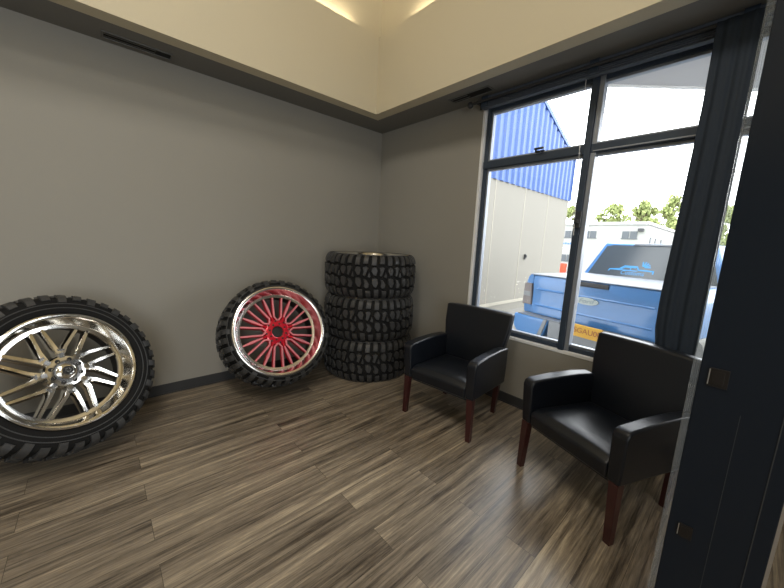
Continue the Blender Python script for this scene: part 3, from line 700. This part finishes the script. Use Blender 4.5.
# trees behind
def leafy(name_label, x, y, h, r, seed):
    rnd = random.Random(seed)
    t = thing('leafy_tree', name_label, 'tree', (x, y, GZ), (0, 0, rnd.random()*6), 'leafy trees behind the white building')
    b = BM(); tube(b, [(0, 0, 0), (.1, .05, h*.35), (0, .1, h*.62), (.05, 0, h*.85)], [.22, .18, .12, .04], 8)
    for k in range(9):
        a = k*2.4; z = h*(.32+.06*k); e = r*(.9-.06*k); tube(b, [(0, 0, z), (e*.5*cos(a), e*.5*sin(a), z+.5), (e*cos(a), e*sin(a), z+1.1)], [.08, .05, .02], 6)
    obj('trunk', b, M['bark'], t, smooth=40)
    b = BM(); cl = []
    for k in range(26):
        a = rnd.random()*2*pi; f = rnd.random(); q = r*(1-.75*max(0, f-.35)/.65)*rnd.uniform(.2, .95); cl.append((q*cos(a), q*sin(a), h*(.28+.64*f), r*rnd.uniform(.22, .38)*(1.1-.5*f)))
    cl.append((0, 0, h*.93, r*.2))
    for cx, cy, cz, cr in cl:
        for k in range(80):
            d = Vector((rnd.gauss(0, 1), rnd.gauss(0, 1), rnd.gauss(0, 1))).normalized()*cr*rnd.random()**.4; p = Vector((cx, cy, cz))+d; p.z = min(p.z, h)
            e = Euler((rnd.random()*6, rnd.random()*6, rnd.random()*6)).to_matrix(); s = rnd.uniform(.20, .34)
            q = [p+e @ Vector(v)*s for v in ((-1, 0, 0), (0, -.55, .1), (1, 0, 0), (0, .55, .1))]
            b.faces.new([bm_v for bm_v in (b.verts.new(v) for v in q)])
    obj('foliage', b, M['leaf'], t)
for i, (y, h, r, lb) in enumerate(((13.7, 7.2, 2.0, 'green tree just past the corner of the cream building'), (9.4, 7.3, 2.1, 'green tree showing just right of the window mullion, behind the truck cab'),
        (6.5, 7.5, 2.0, 'middle green tree of those above the white roof'), (4.0, 7.9, 2.2, 'tallest green tree, above the corner of the white building'), (.6, 6.9, 2.0, 'green tree closest to the curtain, beyond the white building end'))):
    k_ = 1.0 if i % 2 == 0 else 1.18; leafy(lb, -2.75+50.75*k_, -3.33+(y*1.13+2.93)*k_, (h*1.12-1.86)*k_+1.86, r*1.35*k_, 30+i)

# overhead cables
for i, (za, zb, lb) in enumerate(((6.9, 6.9, 'lower thin cable of the close pair crossing the sky'), (7.21, 7.15, 'upper thin cable of the close pair crossing the sky'), (12.95, 12.55, 'single high thin cable crossing the sky'))):
    b = BM(); tube(b, [(30, 24, za+.4), (30, 14, za+.1), (30, 7, za), (30, 1, zb), (30, -8, zb+.1), (30, -20, zb+.6)], .035, 6)
    obj('overhead_cable', b, M['wire'], label=lb, category='cable', group='overhead cables')

# ------------------------------------------------------------------ light
W_ = bpy.data.worlds.new('sky'); bpy.context.scene.world = W_; W_.use_nodes = True; nt = W_.node_tree
bg = nt.nodes['Background']; bg.inputs['Color'].default_value = (.93, .97, 1.0, 1); bg.inputs['Strength'].default_value = 4.8
def area(name, loc, rot, sx, sy, power, col, portal=False):
    l = bpy.data.lights.new(name, 'AREA'); l.shape = 'RECTANGLE'; l.size = sx; l.size_y = sy; l.energy = power; l.color = col
    if portal: l.cycles.is_portal = True
    o = bpy.data.objects.new(name, l); C.objects.link(o); o.location = loc; o.rotation_euler = rot; return o
area('portal_right', (.14, -2.5, 1.65), (0, rad(90), 0), 2.1, 2.1, 1, (1, 1, 1), True)
area('portal_front', (-4.6, YW-.14, 1.55), (rad(90), 0, 0), 2.6, 2.1, 1, (1, 1, 1), True)
for x, y in ((-3.3, -2.6), (-3.3, -4.6)): area('fill_light', (x, y, 4.84), (0, 0, 0), 1.0, 1.0, 38, (1., .94, .84))  # fill from the unseen lamps added in the tray

# unseen warm strips added on the tray ledge to brighten its upper walls
for i, (x, y, L_, rz, lb) in enumerate(((-3.0, -D1+.06, 4.6, 0, 'unseen warm strip added to brighten the upper tray over the wheel wall'), (-D2+.06, -3.1, 4.6, pi/2, 'unseen warm strip added to brighten the upper tray over the window wall'))):
    c_ = thing('fill_strip', lb, 'fill strip', (x, y, T), (0, 0, rz))
    b = BM(); box(b, -L_/2, L_/2, -.02, .02, .0, .02); obj('strip_base', b, M['white'], c_)
    b = BM(); box(b, -L_/2, L_/2, -.014, .014, .0201, .026); obj('diffuser', b, M['lamp'], c_)
    area('strip_glow', (x, y, T+.04), (pi, 0, rz), L_, .03, 6, (1., .84, .58))

# ------------------------------------------------------------------ camera
yaw, pit, rol = .739, -.161, .048
yaw, pit, rol, CX, CY, CZ, F = .73894, -.16080, .04760, -2.746, -3.332, 1.433, 326.1
f = Vector((cos(pit)*sin(yaw), cos(pit)*cos(yaw), sin(pit))); r = Vector((cos(yaw), -sin(yaw), 0)); u = r.cross(f)
r2 = cos(rol)*r+sin(rol)*u; u2 = -sin(rol)*r+cos(rol)*u
cd = bpy.data.cameras.new('camera'); cam = bpy.data.objects.new('camera', cd); C.objects.link(cam)
cam.matrix_world = Matrix(((r2.x, u2.x, -f.x, CX), (r2.y, u2.y, -f.y, CY), (r2.z, u2.z, -f.z, CZ), (0, 0, 0, 1)))
cd.sensor_width = 36; cd.lens = 36*F/784; cd.clip_start = .05; cd.clip_end = 300
sc = bpy.context.scene; sc.camera = cam
sc.view_settings.view_transform = 'Standard'; sc.view_settings.look = 'None'; sc.view_settings.gamma = 1; sc.view_settings.exposure = .6; sc.view_settings.use_curve_mapping = False
sc.cycles.max_bounces = 10; sc.cycles.diffuse_bounces = 5; sc.cycles.transparent_max_bounces = 12
